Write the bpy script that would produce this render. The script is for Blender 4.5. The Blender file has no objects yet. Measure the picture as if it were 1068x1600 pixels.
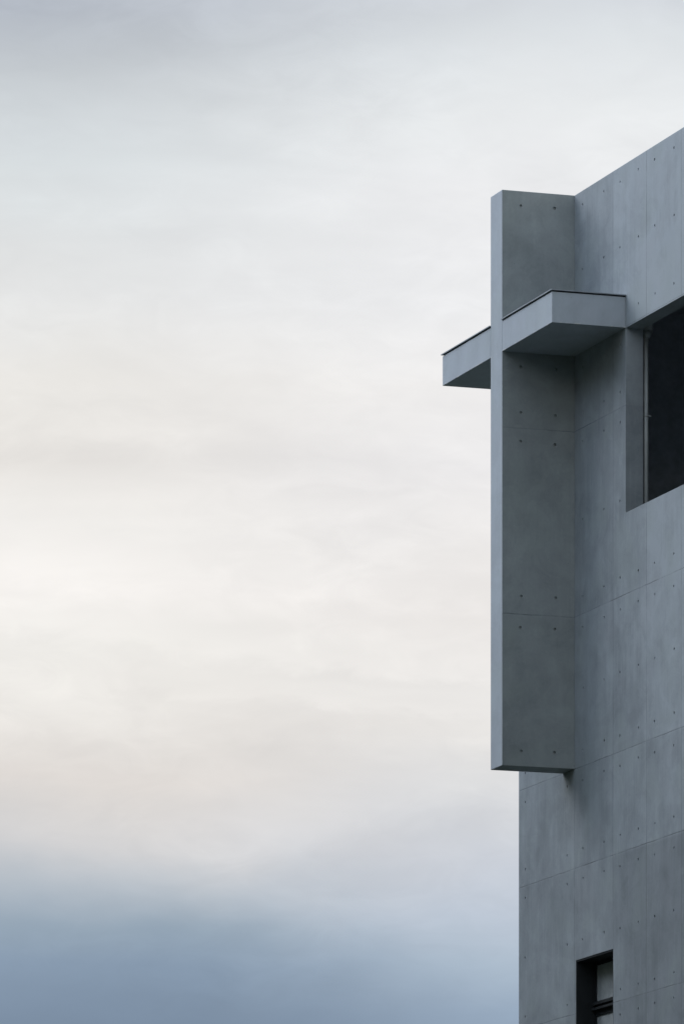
import bpy, bmesh, math, random
from mathutils import Vector, Matrix

R = math.radians
S = bpy.context.scene
C = S.collection
random.seed(7)

# ------------------------------------------------------------------ camera
# long lens with vertical shift: the verticals of the building stay vertical
F_PX = 10100.0
cam_d = bpy.data.cameras.new('camera')
cam = bpy.data.objects.new('camera', cam_d)
C.objects.link(cam)
cam.location = (0, 0, 1.6)
cam.rotation_euler = (R(90), 0, 0)
cam_d.sensor_fit = 'HORIZONTAL'
cam_d.sensor_width = 36
cam_d.lens = 36 * F_PX / 1068
cam_d.shift_y = 1900 / 1068
cam_d.clip_start = 0.5
cam_d.clip_end = 9000
S.camera = cam

# ------------------------------------------------------------------ view
S.view_settings.view_transform = 'Standard'
S.view_settings.look = 'None'
S.view_settings.exposure = 0.0
S.view_settings.gamma = 1.0
S.view_settings.use_curve_mapping = False
S.cycles.max_bounces = 8
S.cycles.diffuse_bounces = 5

TH = math.atan(3444 / F_PX)                # angle between the facade and the view axis
OUT = Vector((-math.cos(TH), -math.sin(TH), 0))     # outward normal of the facade
ALONG = Vector((math.sin(TH), -math.cos(TH), 0))    # along the facade, towards the camera

# sun behind the cloud: direction it comes from, in the building's own axes
SUN_EL, SUN_SIDE = 38.0, 55.0
sd = OUT * math.cos(R(SUN_SIDE)) - ALONG * math.sin(R(SUN_SIDE))
sun_dir = Vector((sd.x * math.cos(R(SUN_EL)), sd.y * math.cos(R(SUN_EL)), math.sin(R(SUN_EL))))
sun_d = bpy.data.lights.new('sun', 'SUN')
sun_d.energy = 1.5
sun_d.angle = R(40)
sun_d.color = (0.99, 0.985, 0.98)
sun = bpy.data.objects.new('sun', sun_d)
C.objects.link(sun)
sun.location = (-20, 20, 60)
sun.rotation_euler = sun_dir.to_track_quat('Z', 'Y').to_euler()


def lin(c):
    return tuple(((v / 255) / 12.92 if v / 255 <= 0.04045 else ((v / 255 + 0.055) / 1.055) ** 2.4) for v in c)


class NT:
    """small helper to write node graphs"""
    def __init__(self, tree):
        self.t = tree; self.n = tree.nodes; self.l = tree.links
        self.n.clear()

    def node(self, kind, **kw):
        nd = self.n.new(kind)
        for k, v in kw.items():
            setattr(nd, k, v)
        return nd

    def put(self, sock, v):
        if isinstance(v, bpy.types.NodeSocket):
            self.l.new(v, sock)
        else:
            sock.default_value = v

    def m(self, op, a, b=None, c=None, clamp=False):
        nd = self.node('ShaderNodeMath', operation=op, use_clamp=clamp)
        self.put(nd.inputs[0], a)
        if b is not None: self.put(nd.inputs[1], b)
        if c is not None: self.put(nd.inputs[2], c)
        return nd.outputs[0]

    def xyz(self, v):
        nd = self.node('ShaderNodeSeparateXYZ'); self.put(nd.inputs[0], v)
        return nd.outputs

    def vec(self, x, y, z):
        nd = self.node('ShaderNodeCombineXYZ')
        for i, v in enumerate((x, y, z)): self.put(nd.inputs[i], v)
        return nd.outputs[0]

    def noise(self, v, scale, detail=3, rough=0.5, dist=0.0):
        nd = self.node('ShaderNodeTexNoise'); self.put(nd.inputs['Vector'], v)
        nd.inputs['Scale'].default_value = scale; nd.inputs['Detail'].default_value = detail
        nd.inputs['Roughness'].default_value = rough; nd.inputs['Distortion'].default_value = dist
        return nd.outputs['Fac']

    def rng(self, v, a, b, c=0.0, d=1.0, smooth=False):
        nd = self.node('ShaderNodeMapRange', clamp=True)
        if smooth: nd.interpolation_type = 'SMOOTHSTEP'
        self.put(nd.inputs['Value'], v)
        for k, x in zip(('From Min', 'From Max', 'To Min', 'To Max'), (a, b, c, d)):
            self.put(nd.inputs[k], x)
        return nd.outputs['Result']

    def ramp(self, v, stops, interp='EASE'):
        nd = self.node('ShaderNodeValToRGB'); self.put(nd.inputs[0], v)
        cr = nd.color_ramp; cr.interpolation = interp
        while len(cr.elements) > 1: cr.elements.remove(cr.elements[-1])
        first = True
        for p, c in stops:
            if first: e = cr.elements[0]; e.position = p; first = False
            else: e = cr.elements.new(p)
            e.color = (*c, 1)
        return nd.outputs[0]

    def mix(self, f, a, b, mode='MIX'):
        nd = self.node('ShaderNodeMix', data_type='RGBA', blend_type=mode)
        nd.clamp_factor = True
        self.put(nd.inputs[0], f)
        for i, v in ((6, a), (7, b)):
            self.put(nd.inputs[i], (*v, 1) if isinstance(v, tuple) and len(v) == 3 else v)
        return nd.outputs[2]


# ------------------------------------------------------------------ world: cloudy sky by direction
W = bpy.data.worlds.new('World')
S.world = W
W.use_nodes = True
g = NT(W.node_tree)
tc = g.node('ShaderNodeTexCoord').outputs['Generated']
x, y, z = g.xyz(tc)
hor = g.m('MAXIMUM', g.m('SQRT', g.m('ADD', g.m('MULTIPLY', x, x), g.m('MULTIPLY', y, y))), 0.001)
t = g.m('DIVIDE', z, hor)                       # tangent of the elevation
az = g.m('ARCTAN2', x, y)                       # azimuth


def sky_t(py):                                  # elevation tangent -> position in the colour ramp
    return (2700 - py) / F_PX


T0, T1 = 0.06, 0.30
# soft large scale warping of the cloud layers
p_lo = g.vec(g.m('MULTIPLY', az, 9), g.m('MULTIPLY', t, 16), 1.3)
warp = g.m('SUBTRACT', g.noise(p_lo, 2.2, 3, 0.5, 0.3), 0.5)
p_band = g.vec(g.m('MULTIPLY', az, 14), g.m('MULTIPLY', g.m('ADD', t, g.m('MULTIPLY', az, 0.05)), 62), 4.1)
streak = g.m('SUBTRACT', g.noise(p_band, 0.8, 4, 0.55, 0.6), 0.5)
p_lump = g.vec(g.m('MULTIPLY', az, 34), g.m('MULTIPLY', t, 70), 9.7)
lump = g.m('MULTIPLY', g.m('SUBTRACT', g.noise(p_lump, 0.9, 5, 0.55, 0.3), 0.5), g.rng(t, 0.118, 0.15, 0.25, 1.0))
tw = g.m('ADD', t, g.m('ADD', g.m('MULTIPLY', warp, 0.010), g.m('MULTIPLY', lump, 0.009)))
pos = g.rng(tw, T0, T1)
L = [(1680, (116, 134, 155)), (1595, (123, 141, 163)), (1500, (134, 152, 173)), (1445, (147, 163, 179)), (1392, (176, 184, 193)),
     (1325, (209, 208, 209)), (1220, (224, 218, 213)), (1100, (233, 229, 224)), (1010, (241, 238, 233)),
     (920, (246, 242, 238)), (830, (238, 235, 231)), (720, (232, 228, 223)), (600, (234, 231, 226)), (470, (229, 229, 228)),
     (270, (216, 221, 223)), (120, (199, 204, 208)), (0, (180, 186, 195)), (-170, (176, 182, 192))]
Rr = [(1680, (140, 158, 178)), (1590, (150, 168, 189)), (1500, (172, 187, 203)), (1420, (189, 198, 211)), (1330, (203, 207, 215)),
      (1220, (223, 223, 224)), (1140, (232, 229, 226)), (1080, (236, 233, 230)), (960, (234, 230, 227)), (840, (236, 233, 231)),
      (720, (238, 236, 236)), (600, (237, 235, 234)), (470, (238, 238, 239)), (300, (239, 239, 240)), (180, (234, 236, 237)),
      (60, (219, 223, 226)), (0, (212, 216, 221)), (-170, (200, 206, 214))]


def stops(tab):
    return [((sky_t(py) - T0) / (T1 - T0), lin(c)) for py, c in tab]


cl = g.ramp(pos, stops(L), 'LINEAR')
cr_ = g.ramp(pos, stops(Rr), 'LINEAR')
side = g.rng(g.m('ADD', az, g.m('MULTIPLY', warp, 0.02)), g.rng(t, 0.12, 0.19, -0.022, -0.054), 0.03, 0, 1, True)
low = g.mix(side, cl, cr_)
# brighter / darker wisps
wis = g.m('ADD', g.m('MULTIPLY', streak, 0.20), g.m('MULTIPLY', lump, 0.17))
fine = g.m('SUBTRACT', g.noise(g.vec(g.m('MULTIPLY', az, 95), g.m('MULTIPLY', t, 210), 2.2), 1.0, 5, 0.6, 0.8), 0.5)
wis = g.m('ADD', wis, g.m('MULTIPLY', fine, g.rng(g.m('ADD', lump, warp), -0.12, 0.15, 0.05, 0.17)))
# single cloud patches: place and size as angles, ragged by noise
rag1 = g.m('ADD', g.m('MULTIPLY', lump, 0.022), g.m('MULTIPLY', fine, 0.006))
rag2 = g.m('ADD', g.m('MULTIPLY', lump, 0.008), g.m('MULTIPLY', fine, 0.004))
for px, py, rx, ry, slant, amp in (
        (180, 715, 330, 38, 0.0, -0.035), (200, 905, 230, 48, 0.1, 0.035), (60, 985, 160, 22, 0.05, 0.02), (570, 950, 170, 16, 0.08, -0.03),
        (330, 1015, 320, 14, 0.1, 0.02), (620, 1062, 260, 11, 0.06, -0.045), (560, 1098, 330, 10, 0.06, 0.04), (250, 1085, 200, 9, 0.05, -0.02), (520, 780, 200, 12, 0.03, -0.02), (450, 1180, 260, 24, 0.05, -0.02),
        (600, 1312, 95, 32, -0.15, -0.055), (735, 1290, 60, 26, -0.2, -0.05), (430, 1425, 150, 30, 0.1, 0.035), (350, 1570, 330, 60, 0, -0.05), (430, 1300, 140, 44, 0.0, 0.085),
        (230, 85, 300, 36, -0.08, -0.06), (560, 205, 170, 50, -0.1, -0.03), (660, 300, 150, 50, 0.0, 0.02), (22, 152, 22, 12, 0.0, 0.03),
        (300, 230, 150, 30, 0.0, -0.02), (560, 25, 330, 34, -0.05, -0.05), (440, 140, 280, 52, -0.08, -0.05), (60, 30, 160, 30, 0, -0.03), (700, 800, 60, 50, 0, 0.02)):
    ua = (px - 534) / F_PX; ta = (2700 - py) / F_PX
    da = g.m('SUBTRACT', g.m('ADD', az, rag1), ua)
    dt = g.m('SUBTRACT', g.m('ADD', t, g.m('ADD', rag2, g.m('MULTIPLY', da, slant))), ta)
    qa = g.m('POWER', g.m('MULTIPLY', g.m('ABSOLUTE', da), F_PX / rx), 2.0)
    qt = g.m('POWER', g.m('MULTIPLY', g.m('ABSOLUTE', dt), F_PX / ry), 2.0)
    wis = g.m('ADD', wis, g.m('MULTIPLY', g.m('EXPONENT', g.m('MULTIPLY', g.m('ADD', qa, qt), -1.0)), amp))
wis = g.m('ADD', g.m('ADD', 1.02, g.m('MULTIPLY', g.rng(t, 0.15, 0.165), g.rng(t, 0.19, 0.21, 0.015, 0))), wis)
low = g.mix(1.0, low, g.vec(wis, wis, g.m('ADD', g.m('MULTIPLY', wis, 0.97), 0.03)), 'MULTIPLY')
# the rest of the dome above the picture: grey cloud, bluer overhead, brighter where the sun stands behind it
p3 = g.node('ShaderNodeMapping'); g.put(p3.inputs[0], tc); p3.inputs['Scale'].default_value = (1, 1, 1.8)
cn = g.noise(p3.outputs[0], 2.3, 5, 0.55, 0.4)
high = g.mix(g.rng(cn, 0.35, 0.65), lin((164, 179, 198)), lin((206, 216, 228)))
dome = g.mix(g.rng(t, 0.26, 0.55, 0, 1, True), low, high)
dp = g.node('ShaderNodeVectorMath', operation='DOT_PRODUCT')
g.put(dp.inputs[0], tc); dp.inputs[1].default_value = sun_dir
# sky behind the photographer brightened to light the upright's side face
bk = g.rng(g.m('MULTIPLY', y, -1), 0.0, 0.9, 1.0, 1.7)
glow = g.m('MULTIPLY', bk, g.m('ADD', 1.0, g.m('MULTIPLY', g.rng(dp.outputs['Value'], 0.2, 1.0, 0, 1, True), 1.6)))
awayview = g.rng(y, 0.78, 0.93, 1, 0, True)
gl = g.m('ADD', 1.0, g.m('MULTIPLY', awayview, g.m('SUBTRACT', glow, 1.0)))
# bluer to the left of the picture, warmer behind the photographer
tilt = g.m('MULTIPLY', awayview, g.rng(g.m('SUBTRACT', g.m('MULTIPLY', y, -1), g.m('MULTIPLY', x, -1.0)), -1.0, 1.0, -1.0, 1.0))
tr_ = g.m('ADD', 1.0, g.m('MULTIPLY', tilt, 0.05)); tb_ = g.m('SUBTRACT', 1.0, g.m('MULTIPLY', tilt, 0.09))
dome = g.mix(1.0, dome, g.vec(g.m('MULTIPLY', gl, tr_), gl, g.m('MULTIPLY', gl, tb_)), 'MULTIPLY')
sky = g.node('ShaderNodeTexSky', sky_type='NISHITA')
sky.sun_disc = False
sky.sun_elevation = R(SUN_EL)
sky.sun_rotation = math.atan2(sun_dir.x, sun_dir.y)
b1 = g.node('ShaderNodeBackground'); g.put(b1.inputs[0], sky.outputs[0]); b1.inputs[1].default_value = 0.1
b2 = g.node('ShaderNodeBackground'); g.put(b2.inputs[0], dome); b2.inputs[1].default_value = 1.0
ms = g.node('ShaderNodeMixShader'); ms.inputs[0].default_value = 0.96
g.l.new(b1.outputs[0], ms.inputs[1]); g.l.new(b2.outputs[0], ms.inputs[2])
wo = g.node('ShaderNodeOutputWorld'); g.l.new(ms.outputs[0], wo.inputs[0])

# ------------------------------------------------------------------ materials
XJ = [0.0, 1.66, 3.06, 4.48, 5.9, 7.32, 8.74, 10.16, 11.58, 13.0, 14.42]
ZJ = [23.05, 21.85, 18.95, 16.575, 15.02, 12.75, 10.45, 8.15, 5.85, 3.55, 1.25]
CONC_A, CONC_B = (0.345, 0.385, 0.42), (0.218, 0.248, 0.272)


def concrete(name, xj=(), zj=(), a=CONC_A, b=CONC_B, streaks=1.0, seed=0.0, panel_shade=False, face=''):
    M = bpy.data.materials.new(name); M.use_nodes = True
    g = NT(M.node_tree)
    oc = g.node('ShaderNodeTexCoord').outputs['Object']
    ad = g.node('ShaderNodeVectorMath', operation='ADD'); g.put(ad.inputs[0], oc); ad.inputs[1].default_value = (seed, seed * 1.7, seed * .6)
    P = ad.outputs[0]
    x, y, z = g.xyz(oc); X, Y, Z = g.xyz(P)
    h = g.m('ADD', X, g.m('MULTIPLY', Y, 1.0))
    # cloudy mottling of the pour, in large, middle and small sizes
    n1 = g.noise(P, 0.55, 4, 0.55, 0.4)
    n2 = g.noise(P, 2.6, 5, 0.6, 0.3)
    n3 = g.noise(P, 24, 4, 0.65)
    # rain streaks: fine across, long down
    s1 = g.noise(g.vec(X, Y, g.m('MULTIPLY', Z, 0.15)), 3.6, 4, 0.6, 0.2)
    s2 = g.noise(g.vec(X, Y, g.m('MULTIPLY', Z, 0.045)), 17, 3, 0.6, 0.1)
    smask = g.noise(P, 0.8, 2, 0.5)
    s2 = g.m('MULTIPLY', g.m('SUBTRACT', s2, 0.5), g.rng(smask, 0.4, 0.65))
    f = g.m('ADD', g.m('MULTIPLY', g.m('SUBTRACT', n1, 0.5), 1.4), g.m('MULTIPLY', g.m('SUBTRACT', n2, 0.5), 1.25))
    f = g.m('ADD', f, g.m('MULTIPLY', g.m('SUBTRACT', s1, 0.5), 0.95 * streaks))
    f = g.m('ADD', f, g.m('MULTIPLY', s2, 0.8 * streaks))
    f = g.m('ADD', f, g.m('MULTIPLY', g.m('SUBTRACT', n3, 0.5), 0.45))
    # patches where the form oil marked the face: soft flats with an uneven rim
    n4 = g.noise(P, 1.35, 5, 0.62, 1.1)
    f = g.m('ADD', f, g.rng(n4, 0.53, 0.60, 0.0, 0.14, True))
    f = g.m('SUBTRACT', f, g.rng(n4, 0.46, 0.39, 0.0, 0.16, True))
    wobz = g.m('MULTIPLY', g.m('SUBTRACT', g.noise(P, 1.3, 4, 0.6), 0.5), 1.2)
    # each formwork panel sets a little lighter or darker
    if zj:
        iz = 0.0
        for j in zj: iz = g.m('ADD', iz, g.m('GREATER_THAN', z, j))
        ix = 0.0
        for j in xj: ix = g.m('ADD', ix, g.m('GREATER_THAN', x, j))
        wn = g.node('ShaderNodeTexWhiteNoise', noise_dimensions='3D'); g.put(wn.inputs['Vector'], g.vec(ix, iz, seed + 2.0))
        f = g.m('ADD', f, g.m('MULTIPLY', g.m('SUBTRACT', wn.outputs['Value'], 0.5), 0.34))
    if panel_shade:
        # panels above the low lifts lightened towards the right
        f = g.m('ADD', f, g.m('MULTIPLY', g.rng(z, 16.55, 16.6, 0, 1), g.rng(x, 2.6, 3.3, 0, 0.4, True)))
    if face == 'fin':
        f = g.m('SUBTRACT', f, g.rng(g.m('ADD', z, wobz), 17.8, 19.6, 0.22, 0.0, True))  # shade low on the upright painted into its tone
    f = g.m('ADD', f, 0.5, clamp=True)
    col = g.mix(f, b, a)
    if panel_shade:  # lower panels darkened, most at right: panel step plus painted shade
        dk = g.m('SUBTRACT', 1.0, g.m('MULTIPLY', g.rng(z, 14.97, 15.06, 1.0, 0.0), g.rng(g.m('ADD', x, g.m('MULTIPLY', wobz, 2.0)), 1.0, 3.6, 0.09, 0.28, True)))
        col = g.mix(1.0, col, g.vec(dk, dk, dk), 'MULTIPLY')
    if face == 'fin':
        dk = g.rng(z, 18.9, 19.0, 0.90, 1.0)  # more painted shade, stepped at the panel joint
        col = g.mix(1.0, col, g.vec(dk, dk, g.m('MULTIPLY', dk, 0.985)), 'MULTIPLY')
    # faint warm, green and violet casts of the cement
    hue = g.noise(P, 1.1, 3, 0.5, 0.5)
    col = g.mix(g.rng(hue, 0.50, 0.66, 0, 0.26), col, tuple(v * w for v, w in zip(a, (0.83, 0.86, 0.78))))
    col = g.mix(g.rng(hue, 0.48, 0.34, 0, 0.14), col, tuple(v * w for v, w in zip(a, (0.88, 0.82, 0.84))))
    # bug holes and small stains
    vor = g.node('ShaderNodeTexVoronoi'); g.put(vor.inputs['Vector'], P); vor.inputs['Scale'].default_value = 7.0
    bug = g.m('MULTIPLY', g.m('LESS_THAN', vor.outputs['Distance'], 0.045), g.m('GREATER_THAN', g.noise(P, 1.9, 2), 0.56))
    col = g.mix(g.m('MULTIPLY', bug, 0.45), col, (0.12, 0.13, 0.14))
    if face == 'arm':
        # chipped pale arris along the lower edge
        chip = g.m('MULTIPLY', g.m('MULTIPLY', g.rng(z, 23.052, 23.042, 0, 1), g.m('GREATER_THAN', z, 23.0305)), g.rng(g.noise(P, 9.0, 3, 0.7), 0.55, 0.60, 0, 0.8))
        col = g.mix(chip, col, (0.62, 0.63, 0.62))
    height = g.m('ADD', g.m('MULTIPLY', n3, 0.25), g.m('MULTIPLY', n2, 0.35))
    # formwork joints: thin dark grout lines, broken and uneven
    line = None
    wob = g.m('MULTIPLY', g.m('SUBTRACT', g.noise(P, 3.1, 3, 0.6), 0.5), 0.02)
    zz = g.m('ADD', z, wob)
    wobx = g.m('MULTIPLY', g.m('SUBTRACT', g.noise(P, 2.0, 2, 0.6), 0.5), 0.02)
    xx = g.m('ADD', x, wobx)
    for v, js, wd, k in ((zz, zj, 0.011, 1.0), (xx, xj, 0.016, 0.8)):
        for j in js:
            q = g.rng(g.m('ABSOLUTE', g.m('SUBTRACT', v, j)), wd * 0.35, wd, k, 0.0)
            line = q if line is None else g.m('MAXIMUM', line, q)
    if line is not None:
        br = g.rng(g.noise(P, 1.15, 5, 0.75), 0.42, 0.60, 0.14, 0.68)
        br = g.m('MULTIPLY', br, g.m('GREATER_THAN', y, -1.19) if face == 'fin' else g.m('LESS_THAN', y, 0.01) if face == 'wall' else 1.0)
        dk = g.m('MULTIPLY', line, br)
        col = g.mix(dk, col, (0.085, 0.095, 0.105))
        # leaked grout: pale bloom beside the joints
        bloom = None
        for v, js in ((zz, zj), (xx, xj)):
            for j in js:
                q = g.rng(g.m('ABSOLUTE', g.m('SUBTRACT', v, j + 0.03)), 0.0, 0.05, 1.0, 0.0, True)
                bloom = q if bloom is None else g.m('MAXIMUM', bloom, q)
        bl = g.m('MULTIPLY', bloom, g.rng(g.noise(P, 2.3, 4, 0.7), 0.55, 0.72, 0.0, 0.35))
        col = g.mix(bl, col, (0.45, 0.48, 0.50))
        height = g.m('SUBTRACT', height, g.m('MULTIPLY', dk, 0.8))
    bsdf = g.node('ShaderNodeBsdfPrincipled')
    g.put(bsdf.inputs['Base Color'], col)
    g.put(bsdf.inputs['Roughness'], g.rng(n2, 0.3, 0.7, 0.62, 0.82))
    bsdf.inputs['Specular IOR Level'].default_value = 0.35
    bp = g.node('ShaderNodeBump'); bp.inputs['Strength'].default_value = 0.35; bp.inputs['Distance'].default_value = 0.01
    g.put(bp.inputs['Height'], height)
    g.l.new(bp.outputs[0], bsdf.inputs['Normal'])
    o = g.node('ShaderNodeOutputMaterial'); g.l.new(bsdf.outputs[0], o.inputs[0])
    return M


def plain(name, col, rough=0.6, metal=0.0, var=0.15, scale=6.0, spec=0.5):
    M = bpy.data.materials.new(name); M.use_nodes = True
    g = NT(M.node_tree)
    oc = g.node('ShaderNodeTexCoord').outputs['Object']
    n = g.noise(oc, scale, 4, 0.6, 0.2)
    c = g.mix(g.rng(n, 0.3, 0.7), tuple(v * (1 - var) for v in col), tuple(v * (1 + var) for v in col))
    b = g.node('ShaderNodeBsdfPrincipled'); g.put(b.inputs['Base Color'], c)
    g.put(b.inputs['Roughness'], g.rng(n, 0.3, 0.7, max(rough - 0.08, 0.02), min(rough + 0.08, 1)))
    b.inputs['Metallic'].default_value = metal
    b.inputs['Specular IOR Level'].default_value = spec
    o = g.node('ShaderNodeOutputMaterial'); g.l.new(b.outputs[0], o.inputs[0])
    return M


def glass(name):
    M = bpy.data.materials.new(name); M.use_nodes = True
    g = NT(M.node_tree)
    # obscured glass: milky, faintly streaked
    tr = g.node('ShaderNodeBsdfDiffuse')
    o_ = g.node('ShaderNodeTexCoord').outputs['Object']
    g.put(tr.inputs[0], g.mix(g.rng(g.noise(o_, 3.0, 4, 0.6, 0.6), 0.3, 0.7), (0.34, 0.37, 0.385), (0.52, 0.55, 0.56)))
    gl = g.node('ShaderNodeBsdfGlossy'); gl.inputs['Roughness'].default_value = 0.03
    oc = g.node('ShaderNodeTexCoord').outputs['Object']
    bp = g.node('ShaderNodeBump'); bp.inputs['Strength'].default_value = 0.03; bp.inputs['Distance'].default_value = 0.02
    g.put(bp.inputs['Height'], g.noise(oc, 1.7, 2)); g.l.new(bp.outputs[0], gl.inputs['Normal'])
    fr = g.node('ShaderNodeFresnel'); fr.inputs[0].default_value = 1.5
    m = g.node('ShaderNodeMixShader'); g.l.new(fr.outputs[0], m.inputs[0]); g.l.new(tr.outputs[0], m.inputs[1]); g.l.new(gl.outputs[0], m.inputs[2])
    o = g.node('ShaderNodeOutputMaterial'); g.l.new(m.outputs[0], o.inputs[0])
    return M


M_FACADE = concrete('facade_concrete', XJ, ZJ, panel_shade=True, face='wall')
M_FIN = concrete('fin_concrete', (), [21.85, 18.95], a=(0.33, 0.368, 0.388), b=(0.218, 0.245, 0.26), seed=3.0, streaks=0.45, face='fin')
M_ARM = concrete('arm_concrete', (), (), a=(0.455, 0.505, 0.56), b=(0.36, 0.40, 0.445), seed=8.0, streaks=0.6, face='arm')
M_SIDE = concrete('side_concrete', (), ZJ, seed=5.0)
M_HOLE_SHADE = plain('hole_shade', (0.05, 0.055, 0.06), 0.9)  # dark tie hole lining, recess shade painted into the colour
M_FLASH = plain('flashing_metal', (0.30, 0.33, 0.36), 0.5, 0.3)
M_GAP = plain('shadow_gap', (0.025, 0.028, 0.03), 0.7)
M_ROOM = plain('loggia_paint', (0.40, 0.43, 0.46), 0.8, spec=0.2)
M_PIPE = plain('pipe_paint', (0.33, 0.355, 0.36), 0.45, scale=3.0)
M_STEEL = plain('dark_steel', (0.018, 0.021, 0.024), 0.55, spec=0.15)
M_RAIL = plain('worn_steel', (0.045, 0.05, 0.055), 0.4, 0.3)
M_GLASS = glass('window_glass')
M_ROOF = plain('roof_membrane', (0.16, 0.17, 0.17), 0.9, scale=1.0)

# ------------------------------------------------------------------ mesh helpers


def box(bm, x0, x1, y0, y1, z0, z1):
    vs = [bm.verts.new((x, y, z)) for x in (x0, x1) for y in (y0, y1) for z in (z0, z1)]
    for f in ((0, 1, 3, 2), (4, 6, 7, 5), (0, 4, 5, 1), (2, 3, 7, 6), (0, 2, 6, 4), (1, 5, 7, 3)):
        bm.faces.new([vs[i] for i in f])


def cyl(bm, p0, p1, r0, r1=None, n=16):
    r1 = r0 if r1 is None else r1
    p0, p1 = Vector(p0), Vector(p1)
    q = (p1 - p0).to_track_quat('Z', 'Y')
    a = [bm.verts.new(p0 + q @ Vector((math.cos(k * math.tau / n) * r0, math.sin(k * math.tau / n) * r0, 0))) for k in range(n)]
    b = [bm.verts.new(p1 + q @ Vector((math.cos(k * math.tau / n) * r1, math.sin(k * math.tau / n) * r1, 0))) for k in range(n)]
    for k in range(n):
        bm.faces.new((a[k], a[(k + 1) % n], b[(k + 1) % n], b[k]))
    bm.faces.new(a[::-1]); bm.faces.new(b)


def obj(name, bm, mat, parent=None, smooth=False):
    bmesh.ops.recalc_face_normals(bm, faces=bm.faces)
    me = bpy.data.meshes.new(name); bm.to_mesh(me); bm.free()
    me.materials.append(mat)
    if smooth:
        for p in me.polygons: p.use_smooth = True
    o = bpy.data.objects.new(name, me); C.objects.link(o)
    o.parent = parent
    return o


def boxes(name, mat, parent, *bs):
    bm = bmesh.new()
    for b in bs: box(bm, *b)
    return obj(name, bm, mat, parent)


def bake(o, cutters=(), bevel=0.0):
    """apply cuts and a small bevel, keep one plain mesh"""
    for c in cutters:
        md = o.modifiers.new('cut', 'BOOLEAN'); md.object = c; md.operation = 'DIFFERENCE'; md.solver = 'EXACT'
    if bevel:
        md = o.modifiers.new('bevel', 'BEVEL'); md.width = bevel; md.segments = 2; md.limit_method = 'ANGLE'; md.angle_limit = R(40)
    dg = bpy.context.evaluated_depsgraph_get(); dg.update()
    me = bpy.data.meshes.new_from_object(o.evaluated_get(dg), depsgraph=dg)
    old = o.data
    o.modifiers.clear(); o.data = me; bpy.data.meshes.remove(old)
    for c in cutters:
        bpy.data.objects.remove(c)


# ------------------------------------------------------------------ the building
Z0 = F_PX / 100; X0 = (897 - 534) / 100
TOP = 25.55
church = bpy.data.objects.new('concrete_building', None); C.objects.link(church)
church.location = (X0, Z0, 0)
church.rotation_euler = (0, 0, math.atan2(ALONG.y, ALONG.x))
church['label'] = 'grey exposed concrete building with a large cross projecting from its wall'
church['category'] = 'building'
bpy.context.view_layer.update()

XL, XR, WT, DEP = -2.5, 17.0, 0.284, 13.0
FD = 1.204                                   # how far the cross stands out
# tie holes: columns and rows as on the formwork
tie_x = [-2.2, -0.337, 0.363, 1.275, 1.96, 2.72]
xx = 3.06
while xx < 16:
    tie_x += [xx + 0.34, xx + 1.12]; xx += 1.42
tie_z = [25.33, 24.32, 23.3, 22.8, 22.09, 21.64, 20.43, 19.23, 18.75, 17.79, 16.83, 16.36, 15.28, 14.82, 13.87, 12.93,
         12.55, 11.6, 10.65, 10.25, 9.3, 8.35]
OPEN = (2.196, 8.6, 20.199, 23.03)
SMALL = (0.056, 1.669, 11.35, 13.582)


def clear_of(x, z, r, m=0.06):
    return not (r[0] - m < x < r[1] + m and r[2] - m < z < r[3] + m)


bm = bmesh.new(); box(bm, XL, XR, 0.0, WT, 0.0, TOP)
facade = obj('facade_wall', bm, M_FACADE, church)
bake(facade, (), 0.008)
cb = bmesh.new()
box(cb, OPEN[0], OPEN[1], -0.5, 1.0, OPEN[2], OPEN[3])
box(cb, SMALL[0], SMALL[1], -0.5, 1.0, SMALL[2], SMALL[3])
cut1 = obj('cut', cb, M_FACADE, church)
hb = bmesh.new()
for zt in tie_z:
    for xt in tie_x:
        if not (clear_of(xt, zt, OPEN) and clear_of(xt, zt, SMALL)): continue
        if xt < 2.2 and 22.95 < zt < 23.6: continue                  # where the cross arm meets the wall
        if -0.53 < xt < 0.01 and zt > 16.5: continue
        j, k = random.uniform(-.012, .012), random.uniform(-.012, .012)
        r = random.uniform(0.019, 0.025)
        cyl(hb, (xt + j, -0.01, zt + k), (xt + j, 0.028, zt + k), r * 1.08, r * 0.8, 12)
cut2 = obj('cut', hb, M_HOLE_SHADE, church)
bake(facade, (cut1, cut2))

side = boxes('side_wall', M_SIDE, church, (XL, XL + 0.28, WT, DEP, 0, TOP))
boxes('side_wall', M_SIDE, church, (XR - 0.28, XR, WT, DEP, 0, TOP))
boxes('back_wall', M_SIDE, church, (XL + 0.28, XR - 0.28, DEP - 0.28, DEP, 0, TOP))
boxes('roof', M_ROOF, church, (XL + 0.28, XR - 0.28, WT, DEP - 0.28, 24.75, 25.0))
# dark room behind the large opening
boxes('loggia', M_ROOM, church,
      (XL + 0.285, 9.4, WT + 0.003, 6.0, 18.95, 19.15), (XL + 0.285, 9.4, WT + 0.003, 6.0, 24.3, 24.5),
      (XL + 0.285, XL + 0.45, WT + 0.003, 6.0, 19.15, 24.3), (9.2, 9.4, WT + 0.003, 6.0, 19.15, 24.3),
      (XL + 0.45, 9.2, 5.85, 6.0, 19.15, 24.3))

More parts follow.
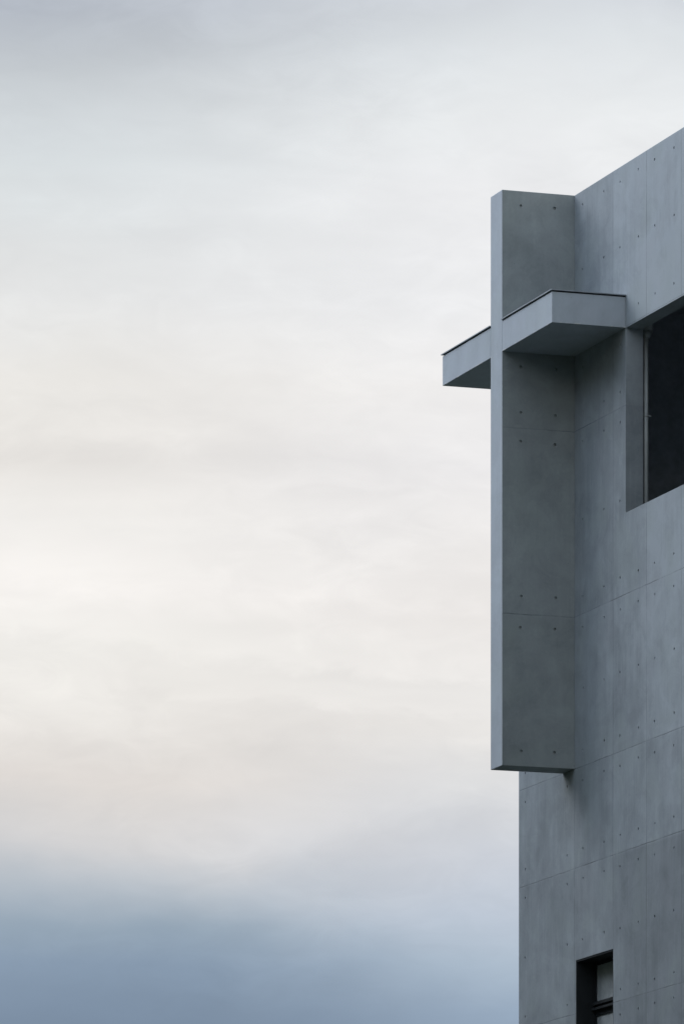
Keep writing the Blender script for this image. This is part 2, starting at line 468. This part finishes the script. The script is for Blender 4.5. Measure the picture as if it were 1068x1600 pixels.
# the upright of the cross
bm = bmesh.new(); box(bm, -0.521, 0.0, -FD, 0.05, 16.58, TOP)
fin = obj('cross_upright', bm, M_FIN, church)
bake(fin, (), 0.008)
hb = bmesh.new()
for zt in [25.33, 24.32, 22.8, 22.09, 21.64, 20.43, 19.23, 18.75, 17.79, 16.83]:
    if zt in (24.32, 20.43, 17.79): continue
    for yt in (-0.896, -0.321):
        j, k = random.uniform(-.012, .012), random.uniform(-.012, .012)
        r = random.uniform(0.022, 0.027)
        cyl(hb, (0.01, yt + j, zt + k), (-0.028, yt + j, zt + k), r * 1.08, r * 0.8, 14)
        cyl(hb, (-0.531, yt + j, zt + k), (-0.493, yt + j, zt + k), r * 1.08, r * 0.8, 14)
cut3 = obj('cut', hb, M_HOLE_SHADE, church)
bake(fin, (cut3,))
fin.data.materials.append(M_ARM)              # the end face takes the paler concrete of the arms
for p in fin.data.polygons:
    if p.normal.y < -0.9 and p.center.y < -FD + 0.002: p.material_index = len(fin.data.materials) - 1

# the two arms of the cross, each with its metal capping
for a, b in ((-2.745, -0.523), (0.002, 2.198)):
    bm = bmesh.new(); box(bm, a, b, -FD, -0.001, 23.03, 23.50)
    arm = obj('cross_arm', bm, M_ARM, church)
    bake(arm, (), 0.006)
    o = 0.022
    ca = a - o if a < -1 else a
    cb_ = b + o if b > 1 else b
    ia = a + o if a < -1 else a
    ib = b - o if b > 1 else b
    bm = bmesh.new(); box(bm, ia, ib, -FD + o, -0.001, 23.50, 23.521)
    obj('shadow_gap', bm, M_GAP, arm)  # dark filler painting the shadow under the flashing
    bm = bmesh.new(); box(bm, ca, cb_, -FD - o, -0.001, 23.521, 23.535)
    obj('flashing', bm, M_FLASH, arm)

# unseen dark sheet added on the large opening's ledge to cut bounced light
boxes('bounce_sheet', M_STEEL, church, (OPEN[0] + .002, OPEN[1] - .002, 0.012, WT, OPEN[2] + .001, OPEN[2] + .006))
# rainwater pipe standing in the large opening
px_, py_ = 2.15, 0.352
bm = bmesh.new(); cyl(bm, (px_, py_, 19.15), (px_, py_, 22.92), 0.036, n=24)
pipe = obj('drain_pipe', bm, M_PIPE, church, True)
bm = bmesh.new()
cyl(bm, (px_, py_ , 22.90), (px_, py_ + 0.03, 23.02), 0.045, 0.075, 24)
cyl(bm, (px_, py_ + 0.03, 23.02), (px_, py_ + 0.03, 24.3), 0.075, 0.075, 24)
obj('hopper', bm, M_PIPE, pipe, True)
bm = bmesh.new()
cyl(bm, (px_, py_, 21.70), (px_, py_, 21.735), 0.044, n=24)
box(bm, px_ - 0.012, px_ + 0.012, WT + 0.001, py_ - 0.03, 21.707, 21.728)
box(bm, px_ - 0.01, px_ + 0.01, py_ + 0.03, py_ + 0.085, 21.707, 21.728)
obj('pipe_bracket', bm, M_PIPE, pipe)

# small window below: deep dark frame, two lights with a transom between them
wx0, wx1, wz0, wz1 = SMALL
ya, yb = 0.006, 0.40
ft = 0.03
bm = bmesh.new()
box(bm, wx0 + .001, wx0 + ft, ya, yb, wz0 + .001, wz1 - .001)
box(bm, wx1 - ft, wx1 - .001, ya, yb, wz0 + .001, wz1 - .001)
box(bm, wx0 + ft, wx1 - ft, ya, yb, wz1 - ft, wz1 - .001)
box(bm, wx0 + ft, wx1 - ft, ya, yb, wz0 + .001, wz0 + ft)
window = obj('window', bm, M_STEEL, church)
zr = 12.93                                    # top of the transom
bm = bmesh.new()
box(bm, wx0 + ft, wx0 + ft + 0.045, 0.31, 0.36, wz0 + ft, wz1 - ft)
box(bm, wx1 - ft - 0.045, wx1 - ft, 0.31, 0.36, wz0 + ft, wz1 - ft)
box(bm, wx0 + ft + .045, wx1 - ft - .045, 0.31, 0.36, wz1 - ft - 0.05, wz1 - ft)
obj('sash', bm, M_STEEL, window)
bm = bmesh.new()
box(bm, wx0 + ft + .001, wx1 - ft - .001, 0.27, 0.309, zr - 0.05, zr)
box(bm, wx0 + ft + .001, wx1 - ft - .001, 0.25, 0.309, zr - 0.13, zr - 0.095)
obj('transom', bm, M_RAIL, window)
bm = bmesh.new(); box(bm, wx0 + ft + .045, wx1 - ft - .045, 0.3105, 0.36, zr - 0.22, zr - 0.001)
obj('transom_core', bm, M_STEEL, window)
for a, b in ((zr, wz1 - ft - 0.05), (wz0 + ft, zr - 0.22)):
    bm = bmesh.new(); box(bm, wx0 + ft + .046, wx1 - ft - .046, 0.33, 0.342, a + .001, b - .001)
    obj('pane', bm, M_GLASS, window)

# ------------------------------------------------------------------ the ground, out to the horizon


def smooth(a, b, v):
    v = min(max((v - a) / (b - a), 0), 1)
    return v * v * (3 - 2 * v)


def gh(x, y):
    # unseen slopes added to shade the walls: opposite the facade, right and behind
    left = 36 * smooth(-8, -28, x) * smooth(-60, 10, y) * (1 - smooth(165, 225, y))
    right = 30 * smooth(11, 32, x) * smooth(-160, -60, y) * (1 - smooth(50, 78, y))
    back = 20 * smooth(-25, -80, y)
    b = 1.2 * math.sin(x * .11 + 1) * math.sin(y * .07) + .6 * math.sin(x * .31 + y * .23)
    h = max(left, right, back)
    return h + b * min(h / 12, 1)


xs = sorted(set([-4000, -2500, -1500, -900, -500, -300] + list(range(-200, 201, 5)) + [300, 500, 900, 1500, 2500, 4000]))
ys = sorted(set([-4000, -2500, -1500, -900, -500, -300] + list(range(-200, 301, 5)) + [400, 600, 900, 1500, 2500, 4000]))
bm = bmesh.new()
gv = [[bm.verts.new((x, y, gh(x, y))) for y in ys] for x in xs]
for i in range(len(xs) - 1):
    for j in range(len(ys) - 1):
        bm.faces.new((gv[i][j], gv[i + 1][j], gv[i + 1][j + 1], gv[i][j + 1]))
M_GROUND = plain('ground_cover', (0.075, 0.085, 0.065), 0.95, var=0.4, scale=0.15, spec=0.1)
ground = obj('ground', bm, M_GROUND, None, True)
ground['kind'] = 'structure'
ground['label'] = 'dark ground with added unseen slopes that shade the building'
